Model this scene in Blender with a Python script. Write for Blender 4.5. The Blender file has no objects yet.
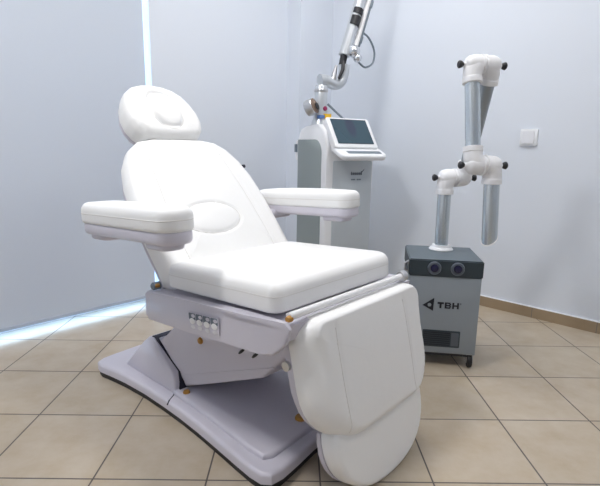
import bpy, bmesh, math, random
from mathutils import Vector, Matrix
from mathutils.bvhtree import BVHTree
random.seed(7)
PI = math.pi
R = math.radians
SC = bpy.context.scene
COL = SC.collection

# ------------------------------------------------------------------ materials
def new_mat(name, color, rough=0.5, metal=0.0, spec=0.5):
    m = bpy.data.materials.new(name); m.use_nodes = True
    b = m.node_tree.nodes['Principled BSDF']
    b.inputs['Base Color'].default_value = (*color, 1)
    b.inputs['Roughness'].default_value = rough
    b.inputs['Metallic'].default_value = metal
    b.inputs['Specular IOR Level'].default_value = spec
    return m

def noisy(m, color2, scale=30, fac=0.5, bump=0.0, bscale=200, bdist=0.002):
    """mix the base colour with a second one through noise, plus a fine bump"""
    nt = m.node_tree; b = nt.nodes['Principled BSDF']
    tc = nt.nodes.new('ShaderNodeTexCoord')
    n = nt.nodes.new('ShaderNodeTexNoise'); n.inputs['Scale'].default_value = scale
    n.inputs['Detail'].default_value = 4
    nt.links.new(tc.outputs['Object'], n.inputs['Vector'])
    mx = nt.nodes.new('ShaderNodeMix'); mx.data_type = 'RGBA'
    mx.inputs[6].default_value = b.inputs['Base Color'].default_value
    mx.inputs[7].default_value = (*color2, 1)
    mp = nt.nodes.new('ShaderNodeMath'); mp.operation = 'MULTIPLY'; mp.inputs[1].default_value = fac
    nt.links.new(n.outputs['Fac'], mp.inputs[0]); nt.links.new(mp.outputs[0], mx.inputs[0])
    nt.links.new(mx.outputs[2], b.inputs['Base Color'])
    if bump:
        n2 = nt.nodes.new('ShaderNodeTexNoise'); n2.inputs['Scale'].default_value = bscale
        n2.inputs['Detail'].default_value = 3
        nt.links.new(tc.outputs['Object'], n2.inputs['Vector'])
        bp = nt.nodes.new('ShaderNodeBump'); bp.inputs['Strength'].default_value = bump
        bp.inputs['Distance'].default_value = bdist
        nt.links.new(n2.outputs['Fac'], bp.inputs['Height'])
        nt.links.new(bp.outputs['Normal'], b.inputs['Normal'])
    return m

M = {}
M['leather'] = noisy(new_mat('white_leather', (.86, .86, .855), .42), (.83, .83, .825), 6, .6, .25, 14, .004)
M['seam'] = new_mat('white_seam', (.74, .73, .71), .5)
M['lavender'] = noisy(new_mat('pale_lavender_plastic', (.60, .58, .65), .33), (.575, .555, .625), 4, .5)
M['black'] = noisy(new_mat('black_rubber', (.012, .012, .016), .5), (.02, .02, .025), 20, .6)
M['navy'] = new_mat('dark_navy_gap', (.015, .015, .035), .5)
M['amber'] = new_mat('amber_cap', (.42, .20, .025), .4)
M['steel'] = noisy(new_mat('brushed_steel', (.62, .62, .63), .3, .9), (.5, .5, .52), 40, .5)
M['rail'] = new_mat('white_enamel', (.80, .80, .81), .25)
M['white_plastic'] = noisy(new_mat('white_plastic', (.83, .84, .86), .35), (.80, .81, .83), 5, .5)
M['button'] = new_mat('button_white', (.85, .85, .86), .35)
M['icon'] = new_mat('button_icon_slate', (.10, .13, .17), .4)
M['button_low'] = new_mat('button_pale_grey', (.68, .67, .71), .4)
M['pad_grey'] = new_mat('button_field_grey', (.585, .565, .64), .4)
M['grey_panel'] = noisy(new_mat('grey_side_panel', (.29, .335, .335), .42), (.27, .31, .31), 8, .6)
M['silver'] = noisy(new_mat('silver_grey_front', (.53, .575, .61), .4), (.51, .555, .59), 8, .6)
M['darkslot'] = new_mat('slot_grey', (.16, .20, .24), .5)
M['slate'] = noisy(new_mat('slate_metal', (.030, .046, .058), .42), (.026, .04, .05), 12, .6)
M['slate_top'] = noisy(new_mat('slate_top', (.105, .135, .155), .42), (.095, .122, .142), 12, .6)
M['cabinet'] = noisy(new_mat('cabinet_grey', (.27, .305, .335), .42), (.255, .29, .32), 8, .6)
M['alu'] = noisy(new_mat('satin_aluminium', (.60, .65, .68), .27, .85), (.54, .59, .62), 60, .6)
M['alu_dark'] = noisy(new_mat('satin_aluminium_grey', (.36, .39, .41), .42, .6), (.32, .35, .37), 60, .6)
M['pipe_white'] = noisy(new_mat('white_fitting', (.82, .82, .835), .4), (.79, .79, .80), 6, .5)
M['socket'] = new_mat('socket_slate', (.085, .10, .12), .5)
M['ink'] = new_mat('black_ink', (.008, .01, .02), .5)
M['ink_grey'] = new_mat('grey_ink', (.11, .13, .16), .5)
M['brown'] = new_mat('brown_lens_ring', (.20, .13, .09), .35)
M['chrome'] = new_mat('chrome', (.75, .76, .78), .18, 1.0)
M['satin'] = noisy(new_mat('satin_silver', (.60, .63, .66), .3, .55), (.55, .58, .61), 30, .5)
M['red'] = new_mat('red_button', (.28, .02, .09), .4)
M['yellow'] = new_mat('yellow_warning_label', (.75, .45, .02), .5)
M['blue'] = new_mat('blue_label', (.08, .18, .45), .5)
M['purple_lens'] = new_mat('purple_knob_core', (.015, .015, .055), .25)
M['knob_ring'] = new_mat('grey_knob_ring', (.10, .12, .15), .35)
M['switch'] = new_mat('switch_white', (.80, .82, .85), .4)
M['switch_grey'] = new_mat('switch_rocker', (.72, .73, .77), .4)

# screen: a lit display with dark teal picture
def mat_screen():
    m = new_mat('display', (.01, .02, .03), .2)
    nt = m.node_tree; b = nt.nodes['Principled BSDF']
    tc = nt.nodes.new('ShaderNodeTexCoord'); sep = nt.nodes.new('ShaderNodeSeparateXYZ')
    nt.links.new(tc.outputs['Object'], sep.inputs[0])
    # object space: x across (-.12...12), y up the screen (-.09...09)
    cmb = nt.nodes.new('ShaderNodeCombineXYZ')
    def math_(op, a, v):
        n = nt.nodes.new('ShaderNodeMath'); n.operation = op
        nt.links.new(a, n.inputs[0]); n.inputs[1].default_value = v
        return n.outputs[0]
    xs = math_('MULTIPLY', sep.outputs['X'], 27.0)
    ys = math_('MULTIPLY', math_('SUBTRACT', sep.outputs['Y'], 0.03), 13.0)
    nt.links.new(xs, cmb.inputs[0]); nt.links.new(ys, cmb.inputs[1])
    ln = nt.nodes.new('ShaderNodeVectorMath'); ln.operation = 'LENGTH'
    nt.links.new(cmb.outputs[0], ln.inputs[0])
    rp = nt.nodes.new('ShaderNodeValToRGB')
    rp.color_ramp.elements[0].position = .55; rp.color_ramp.elements[0].color = (.055, .06, .13, 1)
    rp.color_ramp.elements[1].position = 1.0; rp.color_ramp.elements[1].color = (.055, .125, .17, 1)
    nt.links.new(ln.outputs['Value'], rp.inputs[0])
    # dark bars along the top and the bottom of the picture
    ab = nt.nodes.new('ShaderNodeMath'); ab.operation = 'ABSOLUTE'
    nt.links.new(sep.outputs['Y'], ab.inputs[0])
    gt = math_('GREATER_THAN', ab.outputs[0], .072)
    mx = nt.nodes.new('ShaderNodeMix'); mx.data_type = 'RGBA'
    nt.links.new(gt, mx.inputs[0]); nt.links.new(rp.outputs[0], mx.inputs[6])
    mx.inputs[7].default_value = (.012, .03, .05, 1)
    nt.links.new(mx.outputs[2], b.inputs['Emission Color'])
    b.inputs['Emission Strength'].default_value = .42
    return m
M['screen'] = mat_screen()

def mat_wall(name, c):
    m = noisy(new_mat(name, c, .75, spec=.25), tuple(v * .975 for v in c), 1.3, .7, .12, 90, .001)
    return m
M['wall'] = mat_wall('pale_blue_white_wall', (.72, .765, .84))
M['ceil'] = mat_wall('white_ceiling', (.85, .86, .88))

def mat_tile(name, gx, gy, size, c1, c2, axis='XY', grout=(.105, .09, .085), mortar=.0027):
    m = new_mat(name, c1, .38, spec=.4)
    nt = m.node_tree; b = nt.nodes['Principled BSDF']
    tc = nt.nodes.new('ShaderNodeTexCoord')
    mp = nt.nodes.new('ShaderNodeMapping'); mp.inputs['Location'].default_value = (-gx, -gy, 0)
    nt.links.new(tc.outputs['Object'], mp.inputs[0])
    br = nt.nodes.new('ShaderNodeTexBrick'); br.offset = 0; br.squash = 1
    br.inputs['Scale'].default_value = 1
    br.inputs['Brick Width'].default_value = size; br.inputs['Row Height'].default_value = size
    br.inputs['Mortar Size'].default_value = mortar; br.inputs['Mortar Smooth'].default_value = .3
    br.inputs['Bias'].default_value = 0
    br.inputs['Color1'].default_value = (*c1, 1); br.inputs['Color2'].default_value = (*c2, 1)
    br.inputs['Mortar'].default_value = (*grout, 1)
    nt.links.new(mp.outputs[0], br.inputs['Vector'])
    n = nt.nodes.new('ShaderNodeTexNoise'); n.inputs['Scale'].default_value = 9
    n.inputs['Detail'].default_value = 5; n.inputs['Roughness'].default_value = .6
    nt.links.new(tc.outputs['Object'], n.inputs['Vector'])
    rp = nt.nodes.new('ShaderNodeValToRGB')
    rp.color_ramp.elements[0].position = .3; rp.color_ramp.elements[0].color = (.90, .86, .80, 1)
    rp.color_ramp.elements[1].position = .7; rp.color_ramp.elements[1].color = (1.06, 1.08, 1.12, 1)
    nt.links.new(n.outputs['Fac'], rp.inputs[0])
    mx = nt.nodes.new('ShaderNodeMix'); mx.data_type = 'RGBA'; mx.blend_type = 'MULTIPLY'
    mx.inputs[0].default_value = 1
    nt.links.new(br.outputs['Color'], mx.inputs[6]); nt.links.new(rp.outputs[0], mx.inputs[7])
    nt.links.new(mx.outputs[2], b.inputs['Base Color'])
    bp = nt.nodes.new('ShaderNodeBump'); bp.invert = True
    bp.inputs['Strength'].default_value = .4; bp.inputs['Distance'].default_value = .002
    nt.links.new(br.outputs['Fac'], bp.inputs['Height']); nt.links.new(bp.outputs['Normal'], b.inputs['Normal'])
    return m

TS = .30006
M['tile'] = mat_tile('beige_floor_tile', -.8276, 1.9989, TS, (.495, .42, .325), (.46, .395, .305))
M['skirt'] = noisy(new_mat('brown_skirting_tile', (.36, .27, .175), .45), (.31, .23, .145), 14, .8)
M['skirt_joint'] = new_mat('skirting_joint', (.20, .17, .15), .7)
M['caulk'] = new_mat('white_caulk', (.86, .87, .90), .6)
M['terrace'] = noisy(new_mat('pale_terrace', (.62, .63, .64), .7), (.55, .56, .57), 8, .6)
M['frame'] = new_mat('white_window_frame', (.82, .83, .85), .35)

def mat_glass():
    m = bpy.data.materials.new('window_glass'); m.use_nodes = True
    nt = m.node_tree; nt.nodes.clear()
    o = nt.nodes.new('ShaderNodeOutputMaterial'); mx = nt.nodes.new('ShaderNodeMixShader')
    t = nt.nodes.new('ShaderNodeBsdfTransparent'); t.inputs[0].default_value = (.95, .98, 1, 1)
    g = nt.nodes.new('ShaderNodeBsdfGlossy'); g.inputs['Roughness'].default_value = .02
    mx.inputs[0].default_value = .06
    nt.links.new(t.outputs[0], mx.inputs[1]); nt.links.new(g.outputs[0], mx.inputs[2])
    nt.links.new(mx.outputs[0], o.inputs[0])
    return m
M['glass'] = mat_glass()

def mat_blind():
    m = bpy.data.materials.new('blue_grey_blind_fabric'); m.use_nodes = True
    nt = m.node_tree; nt.nodes.clear()
    o = nt.nodes.new('ShaderNodeOutputMaterial'); mx = nt.nodes.new('ShaderNodeMixShader')
    d = nt.nodes.new('ShaderNodeBsdfDiffuse'); t = nt.nodes.new('ShaderNodeBsdfTranslucent')
    tc = nt.nodes.new('ShaderNodeTexCoord'); n = nt.nodes.new('ShaderNodeTexNoise')
    n.inputs['Scale'].default_value = 400; nt.links.new(tc.outputs['Object'], n.inputs['Vector'])
    rp = nt.nodes.new('ShaderNodeValToRGB')
    rp.color_ramp.elements[0].color = (.62, .67, .745, 1); rp.color_ramp.elements[1].color = (.68, .73, .80, 1)
    nt.links.new(n.outputs['Fac'], rp.inputs[0]); nt.links.new(rp.outputs[0], d.inputs[0])
    t.inputs[0].default_value = (.42, .47, .55, 1)
    mx.inputs[0].default_value = .10
    nt.links.new(d.outputs[0], mx.inputs[1]); nt.links.new(t.outputs[0], mx.inputs[2])
    nt.links.new(mx.outputs[0], o.inputs[0])
    return m
M['blind'] = mat_blind()
M['blind_bar'] = new_mat('blind_bar_grey', (.42, .47, .56), .45)
lm = new_mat('lamp_diffuser', (.9, .9, .9), .5)
lm.node_tree.nodes['Principled BSDF'].inputs['Emission Color'].default_value = (1, .985, .96, 1)
lm.node_tree.nodes['Principled BSDF'].inputs['Emission Strength'].default_value = 1.0
M['lamp'] = lm

# ------------------------------------------------------------------ helpers
def thing(name, label, cat, loc=(0, 0, 0), rz=0.0, group=None):
    o = bpy.data.objects.new(name, None); COL.objects.link(o)
    o.empty_display_size = .1
    o.location = loc; o.rotation_euler = (0, 0, rz)
    o['label'] = label; o['category'] = cat
    if group: o['group'] = group
    return o

def finish(bm, name, mat, parent=None, loc=None, mx=None, sharp=35, label=None):
    bmesh.ops.recalc_face_normals(bm, faces=bm.faces)
    me = bpy.data.meshes.new(name); bm.to_mesh(me); bm.free()
    for p in me.polygons: p.use_smooth = True
    me.set_sharp_from_angle(angle=R(sharp))
    if not isinstance(mat, (list, tuple)): mat = [mat]
    for q in mat: me.materials.append(q)
    o = bpy.data.objects.new(name, me); COL.objects.link(o)
    if parent: o.parent = parent
    if mx is not None: o.matrix_local = mx
    elif loc is not None: o.location = loc
    if label: o['label'] = label
    return o

def structure(o):
    o['kind'] = 'structure'; return o

def box(bm, x0, x1, y0, y1, z0, z1, bev=0, seg=2):
    vs = [bm.verts.new((x, y, z)) for x in (x0, x1) for y in (y0, y1) for z in (z0, z1)]
    fs = [(0, 1, 3, 2), (4, 6, 7, 5), (0, 4, 5, 1), (2, 3, 7, 6), (0, 2, 6, 4), (1, 5, 7, 3)]
    fc = [bm.faces.new([vs[i] for i in f]) for f in fs]
    if bev:
        es = set(e for f in fc for e in f.edges)
        bmesh.ops.bevel(bm, geom=list(es), offset=bev, segments=seg, affect='EDGES', profile=.5)
    return fc

def prism(bm, pts, d0, d1, fn, bev=0, seg=2, taper=None):
    """extrude a 2-D polygon from d0 to d1; fn(a, b, d) gives the 3-D point"""
    n = len(pts)
    A = [bm.verts.new(fn(a, b, d0)) for a, b in pts]
    P2 = taper or pts
    B = [bm.verts.new(fn(a, b, d1)) for a, b in P2]
    fc = [bm.faces.new(A[::-1]), bm.faces.new(B)]
    for i in range(n):
        j = (i + 1) % n
        fc.append(bm.faces.new([A[i], A[j], B[j], B[i]]))
    if bev:
        es = set(fc[0].edges) | set(fc[1].edges)
        bmesh.ops.bevel(bm, geom=list(es), offset=bev, segments=seg, affect='EDGES', profile=.5)

def rrect(w0, w1, h0, h1, r, n=8):
    """rounded rectangle outline, r = radii at (w0,h0),(w1,h0),(w1,h1),(w0,h1) or a number"""
    if not isinstance(r, (tuple, list)): r = (r,) * 4
    cs = [(w0 + r[0], h0 + r[0], r[0], 180), (w1 - r[1], h0 + r[1], r[1], 270), (w1 - r[2], h1 - r[2], r[2], 0), (w0 + r[3], h1 - r[3], r[3], 90)]
    out = []
    for cx, cy, rr, a0 in cs:
        for i in range(n + 1):
            a = R(a0 + 90 * i / n); out.append((cx + rr * math.cos(a), cy + rr * math.sin(a)))
    return out

def densify(pts, step):
    out = []
    for i, p in enumerate(pts):
        q = pts[(i + 1) % len(pts)]; d = math.dist(p, q); k = max(1, int(d / step))
        for j in range(k): out.append((p[0] + (q[0] - p[0]) * j / k, p[1] + (q[1] - p[1]) * j / k))
    return out

def ellipse(cx, cy, a, b, n=40):
    return [(cx + a * math.cos(2 * PI * i / n), cy + b * math.sin(2 * PI * i / n)) for i in range(n)]

def vnormals(pts):
    n = len(pts); out = []
    for i in range(n):
        p, q = pts[i - 1], pts[(i + 1) % n]
        dx, dy = q[0] - p[0], q[1] - p[1]; l = math.hypot(dx, dy) or 1
        out.append((dy / l, -dx / l))
    return out

class Frame:
    def __init__(s, o, ea, eb, en):
        s.o, s.ea, s.eb, s.en = Vector(o), Vector(ea).normalized(), Vector(eb).normalized(), Vector(en).normalized()
    def __call__(s, a, b, h=0):
        return s.o + s.ea * a + s.eb * b + s.en * h
    def matrix(s, a=0, b=0, h=0):
        m = Matrix((s.ea, s.eb, s.en)).transposed().to_4x4(); m.translation = s(a, b, h); return m

def cushion(bm, fr, outline, thick, r=.03, rb=.01, crown=.01, rings=10, seg=6, rw=None, step=.02, dish=None, rwv=None, rwf=None):
    """padded slab: outline (a,b) counter-clockwise, rising thick along the frame normal, rounded edges, crowned top.
    rw = how far the rounding runs inwards (default r)"""
    pts = densify(outline, step); nv = vnormals(pts); n = len(pts); rw = rw or r
    RW = [rw * m[0] ** 2 + (rwv or rw) * m[1] ** 2 for m in nv]
    if rwf: RW = [q * rwf(*p) for q, p in zip(RW, densify(outline, step))]
    cx = sum(p[0] for p in pts) / n; cy = sum(p[1] for p in pts) / n
    layers = []
    for i in range(4):
        t = i / 3 * PI / 2; layers.append(([rb * (1 - math.sin(t))] * n, rb * (1 - math.cos(t))))
    for i in range(seg + 1):
        t = i / seg * PI / 2; layers.append(([q * (1 - math.cos(t)) for q in RW], thick - r + r * math.sin(t)))
    loops = []
    for ins, h in layers:
        loops.append([bm.verts.new(fr(p[0] - m[0] * i_, p[1] - m[1] * i_, h)) for p, m, i_ in zip(pts, nv, ins)])
    inner = [(p[0] - m[0] * q, p[1] - m[1] * q) for p, m, q in zip(pts, nv, RW)]
    for k in range(1, rings):
        t = 1 - k / rings
        h = thick + crown * (1 - t ** 2)
        loop = []
        for p in inner:
            a, b = cx + (p[0] - cx) * t, cy + (p[1] - cy) * t
            loop.append(bm.verts.new(fr(a, b, h + (dish(a, b) * min(1, (1 - t) / .16) if dish else 0))))
        loops.append(loop)
    for L0, L1 in zip(loops, loops[1:]):
        for i in range(n):
            j = (i + 1) % n
            bm.faces.new([L0[i], L0[j], L1[j], L1[i]])
    bm.faces.new(loops[0][::-1])
    c = bm.verts.new(fr(cx, cy, thick + crown + (dish(cx, cy) if dish else 0)))
    for i in range(n): bm.faces.new([loops[-1][i], loops[-1][(i + 1) % n], c])

def path_tube(bm, pts, rad, n=12, cap=True):
    """tube along a list of points, rad a number or a list"""
    pts = [Vector(p) for p in pts]; m = len(pts)
    rads = rad if isinstance(rad, (list, tuple)) else [rad] * m
    tang = []
    for i in range(m):
        a = pts[max(i - 1, 0)]; b = pts[min(i + 1, m - 1)]; tang.append((b - a).normalized())
    up = Vector((0, 0, 1)) if abs(tang[0].z) < .9 else Vector((1, 0, 0))
    u = tang[0].cross(up).normalized(); rings = []
    for i in range(m):
        u = (u - tang[i] * u.dot(tang[i])).normalized(); v = tang[i].cross(u)
        rings.append([bm.verts.new(pts[i] + (u * math.cos(2 * PI * k / n) + v * math.sin(2 * PI * k / n)) * rads[i]) for k in range(n)])
    for A, B in zip(rings, rings[1:]):
        for k in range(n):
            l = (k + 1) % n; bm.faces.new([A[k], A[l], B[l], B[k]])
    if cap:
        bm.faces.new(rings[0][::-1]); bm.faces.new(rings[-1])
    return rings

def lathe(bm, o, axis, prof, n=24):
    """prof: list of (r, h) along axis from o"""
    o = Vector(o); ax = Vector(axis).normalized()
    u = ax.orthogonal().normalized(); v = ax.cross(u); rings = []
    for r, h in prof:
        if r < 1e-6: rings.append([bm.verts.new(o + ax * h)])
        else: rings.append([bm.verts.new(o + ax * h + (u * math.cos(2 * PI * k / n) + v * math.sin(2 * PI * k / n)) * r) for k in range(n)])
    for A, B in zip(rings, rings[1:]):
        for k in range(n):
            l = (k + 1) % n
            if len(A) == 1 and len(B) == 1: continue
            if len(A) == 1: bm.faces.new([A[0], B[l], B[k]])
            elif len(B) == 1: bm.faces.new([A[k], A[l], B[0]])
            else: bm.faces.new([A[k], A[l], B[l], B[k]])
    if len(rings[0]) > 1: bm.faces.new(rings[0][::-1])
    if len(rings[-1]) > 1: bm.faces.new(rings[-1])

def bez(pts, n=16):
    """Catmull-Rom through the points"""
    P = [Vector(p) for p in pts]; P = [P[0] * 2 - P[1]] + P + [P[-1] * 2 - P[-2]]; out = []
    for i in range(1, len(P) - 2):
        p0, p1, p2, p3 = P[i - 1:i + 3]
        for k in range(n):
            t = k / n
            out.append(.5 * ((2 * p1) + (p2 - p0) * t + (2 * p0 - 5 * p1 + 4 * p2 - p3) * t * t + (3 * p1 - p0 - 3 * p2 + p3) * t ** 3))
    out.append(P[-2]); return out

def drape(obj, fr, line, lift=.0):
    """project a 2-D polyline (a,b) onto a cushion along the frame normal"""
    me = obj.data; bm = bmesh.new(); bm.from_mesh(me); tree = BVHTree.FromBMesh(bm); out = []
    for a, b in line:
        hit = tree.ray_cast(fr(a, b, .5), -fr.en)
        if hit[0] is not None: out.append(hit[0] + fr.en * lift)
    bm.free(); return out

def text_mesh(body, size, name, mat, parent, mx, bold=0.0, spacing=1.0, sx=1.0):
    cu = bpy.data.curves.new(name, 'FONT'); cu.body = body; cu.size = size; cu.extrude = .0006
    cu.offset = bold; cu.align_x = 'CENTER'; cu.align_y = 'CENTER'; cu.space_character = spacing
    to = bpy.data.objects.new(name + '_tmp', cu); COL.objects.link(to)
    dg = bpy.context.evaluated_depsgraph_get()
    me = bpy.data.meshes.new_from_object(to.evaluated_get(dg))
    bpy.data.objects.remove(to); bpy.data.curves.remove(cu)
    me.name = name; me.materials.clear(); me.materials.append(mat)
    for v in me.vertices: v.co.x *= sx
    o = bpy.data.objects.new(name, me); COL.objects.link(o); o.parent = parent; o.matrix_local = mx
    return o

# ------------------------------------------------------------------ camera
EYE = .866
f_px, pit, yaw, rol = 471.5, .19973, .00809, .01633
fw = Vector((math.sin(yaw) * math.cos(pit), math.cos(yaw) * math.cos(pit), -math.sin(pit)))
rt = Vector((math.cos(yaw), -math.sin(yaw), 0)); up = rt.cross(fw)
rt2 = rt * math.cos(rol) + up * math.sin(rol); up2 = up * math.cos(rol) - rt * math.sin(rol)
cam = bpy.data.cameras.new('camera'); cam.sensor_width = 36; cam.sensor_fit = 'HORIZONTAL'
cam.lens = f_px / 600 * 36; cam.clip_start = .02
co = bpy.data.objects.new('camera', cam); COL.objects.link(co)
mw = Matrix((rt2, up2, -fw)).transposed().to_4x4(); mw.translation = (0, 0, EYE)
co.matrix_world = mw; SC.camera = co

# ------------------------------------------------------------------ room (u along +F, v along +L, turned -44 degrees)
ROOM = R(-44.0)
CR, SR = math.cos(ROOM), math.sin(ROOM)
def rw(u, v, z=0): return Vector((u * CR - v * SR, u * SR + v * CR, z))
UL, VR, UF, VN, HC = -2.30, 2.585, 2.3, -1.7, 2.55     # left wall, right wall, far ends, ceiling
def room_box(name, mat, boxes, kind=True, bev=0):
    bm = bmesh.new()
    for b in boxes: box(bm, *b, bev=bev)
    o = finish(bm, name, mat); o.rotation_euler = (0, 0, ROOM)
    return structure(o) if kind else o

bm = bmesh.new()
cs = [rw(UL - .4, VN - .2), rw(UF + .2, VN - .2), rw(UF + .2, VR + .2), rw(UL - .4, VR + .2)]
prism(bm, [(c.x, c.y) for c in cs], -.1, 0, lambda a, b, d: (a, b, d))
structure(finish(bm, 'floor', M['tile']))
room_box('ceiling', M['ceil'], [(UL - .2, UF + .2, VN - .2, VR + .2, HC, HC + .12)])
WV0, WV1, WZ = -1.45, 1.300, 2.28    # window opening in the left wall
room_box('wall_left', M['wall'], [(UL - .2, UL, WV1, VR + .2, 0, HC), (UL - .2, UL, WV0, WV1, WZ, HC), (UL - .2, UL, VN - .2, WV0, 0, HC)])
room_box('wall_right', M['wall'], [(UL, UF + .2, VR, VR + .2, 0, HC)])
room_box('wall_front', M['wall'], [(UF, UF + .2, VN - .2, VR, 0, HC)])
room_box('wall_near', M['wall'], [(UL, UF, VN - .2, VN, 0, HC)])
room_box('wall_corner_column', M['wall'], [(UL, -2.185, 2.272, VR, 0, HC)])
# skirting tiles
def skirt(name, boxes, joints, lip):
    o = room_box(name, M['skirt'], boxes)
    bm = bmesh.new()
    for b in joints: box(bm, *b)
    finish(bm, 'tile_joint', M['skirt_joint'], o)
    bm = bmesh.new()
    for b in lip: box(bm, *b)
    finish(bm, 'white_edge', M['caulk'], o)
us = [UL + .30 * k for k in range(1, 16)]
off = -.745 - math.floor((-.745 - UL) / .3) * .3
skirt('baseboard_right', [(-2.185, UF, VR - .009, VR, 0, .056)],
      [(u - .0015, u + .0015, VR - .0098, VR, 0, .056) for u in [off + .3 * k for k in range(0, 16)] if u > -2.18 and u < UF],
      [(-2.185, UF, VR - .0095, VR, .056, .060)])
skirt('baseboard_left', [(UL, UL + .009, WV1, 2.272, 0, .056)],
      [(UL, UL + .0098, v - .0015, v + .0015, 0, .056) for v in (1.5, 1.8, 2.1)],
      [(UL, UL + .0095, WV1, 2.272, .056, .060)])
# tall window with glass behind the blind
fr_u0, fr_u1 = UL - .17, UL - .11
bm = bmesh.new()
for b in [(fr_u0, fr_u1, WV0, WV1, 0, .035), (fr_u0, fr_u1, WV0, WV1, WZ - .06, WZ), (fr_u0, fr_u1, WV0, WV0 + .06, .035, WZ - .06),
          (fr_u0, fr_u1, WV1 - .05, WV1, .035, WZ - .06), (fr_u0, fr_u1, -.13, -.05, .035, WZ - .06)]: box(bm, *b, bev=.004)
win = finish(bm, 'window_1', M['frame']); win.rotation_euler = (0, 0, ROOM); structure(win)
for v0, v1 in ((WV0 + .06, -.13), (-.05, WV1 - .05)):
    bm = bmesh.new(); box(bm, UL - .143, UL - .137, v0, v1, .035, WZ - .06); finish(bm, 'window_pane', M['glass'], win)
# terrace outside the window
bm = bmesh.new(); box(bm, UL - 4.5, UL - .4, -6, 6, -.14, -.02)
ter = finish(bm, 'terrace_floor', M['terrace']); ter.rotation_euler = (0, 0, ROOM); structure(ter)
# roller blind
blind = thing('roller_blind', 'wide blue-grey roller blind drawn down over the bright floor-length window', 'blind', rw(UL, 0, 0), ROOM)
BV0, BV1, BZ = WV0 + .015, 1.275, .040
bm = bmesh.new(); box(bm, -.0185, -.0170, BV0, BV1, BZ + .012, WZ - .06); finish(bm, 'blind_fabric', M['blind'], blind)
bm = bmesh.new(); box(bm, -.0235, -.0120, BV0, BV1, BZ, BZ + .016, bev=.004); finish(bm, 'bottom_bar', M['blind_bar'], blind)
bm = bmesh.new(); path_tube(bm, [(-.04, BV0, WZ - .045), (-.04, BV1, WZ - .045)], .03, 20); finish(bm, 'roller_tube', M['frame'], blind)

# ------------------------------------------------------------------ treatment chair
CA = R(-42.5)
chair = thing('treatment_chair', 'white leather reclining treatment chair with lavender base, armrests and lowered leg rest', 'chair', (.181, 1.195, 0), CA)
def XZ(y): return lambda a, b, d: (a, d, b)
# --- base
def sym(pts):  # pts given for y<0 from rear centre to front centre
    return pts + [(x, -y) for x, y in reversed(pts) if abs(y) > 1e-6]
edge = [(-1.05, 0), (-1.047, -.10), (-1.040, -.19), (-1.034, -.245), (-1.018, -.272), (-.985, -.279), (-.92, -.268), (-.84, -.257), (-.72, -.249), (-.6, -.2485),
        (-.5, -.251), (-.4, -.257), (-.3, -.266), (-.2, -.276), (-.14, -.281), (-.100, -.279), (-.078, -.262), (-.073, -.225), (-.080, -.16), (-.092, -.08), (-.097, 0)]
base_out = sym(edge)
FL = Frame((0, 0, 0), (1, 0, 0), (0, 1, 0), (0, 0, 1))
def inset(pts, d):
    nv = vnormals(pts); return [(p[0] - n[0] * d, p[1] - n[1] * d) for p, n in zip(pts, nv)]
bm = bmesh.new(); prism(bm, inset(base_out, .006), 0, .026, lambda a, b, d: (a, b, d))
finish(bm, 'rubber_skirt', M['black'], chair, label='black rubber strip round the foot of the base')
def slab(bm, out, z0, z1, r, lip=0):
    lay = [(0, z0)] + [(r * (1 - math.cos(t)), z1 - r + r * math.sin(t)) for t in [R(a) for a in (0, 22, 45, 68, 90)]]
    loops = [[bm.verts.new((p[0], p[1], z)) for p in inset(out, ins)] for ins, z in lay]
    n = len(out)
    for A, B in zip(loops, loops[1:]):
        for i in range(n):
            j = (i + 1) % n; bm.faces.new([A[i], A[j], B[j], B[i]])
    bm.faces.new(loops[0][::-1]); bm.faces.new(loops[-1])
bm = bmesh.new(); slab(bm, base_out, .022, .054, .012)
plate = finish(bm, 'base_plate', M['lavender'], chair)
step_out = [(x, y) for x, y in inset(base_out, .036) if x > -.60]
step_out = sorted([q for q in step_out if q[1] < 0], key=lambda q: q[0]) 
step_out = [(-.60, -.212)] + [q for q in step_out if -.58 < q[0] < -.16] + [(-.135, -.240), (-.120, -.215), (-.125, -.1), (-.13, 0)]
bm = bmesh.new(); slab(bm, sym([(-.60, 0)] + step_out), .050, .068, .010); finish(bm, 'raised_cover', M['lavender'], plate)
# seam across the base
for s in (-1, 1):
    bm = bmesh.new(); path_tube(bm, [(-.570, s * .253, .042), (-.572, s * .244, .0530), (-.614, s * .178, .0545)], .0022, 8)
    finish(bm, 'panel_gap', M['navy'], plate, label='dark joint across the base plate')
# hump the lift arm rises from
bm = bmesh.new()
prism(bm, [(-.930, .05), (-.812, .172), (-.790, .192), (-.760, .198), (-.612, .120), (-.593, .085), (-.590, .05)], -.208, .208, XZ(0), bev=.010, seg=3)
for v in bm.verts:
    if v.co.z > .12: v.co.y *= .90
hump = finish(bm, 'lift_housing', M['lavender'], chair)
bm = bmesh.new(); prism(bm, [(-.775, .12), (-.770, .2005), (-.748, .1985), (-.603, .1215), (-.584, .085), (-.582, .055), (-.6, .055)], -.196, .196, XZ(0))  # dark insert stands in for the shade inside the open gap
for v in bm.verts:
    if v.co.z > .12: v.co.y *= .91
finish(bm, 'gap_shade', M['navy'], hump, label='dark strip standing in for the shaded slot between lift housing and lift cover')
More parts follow.
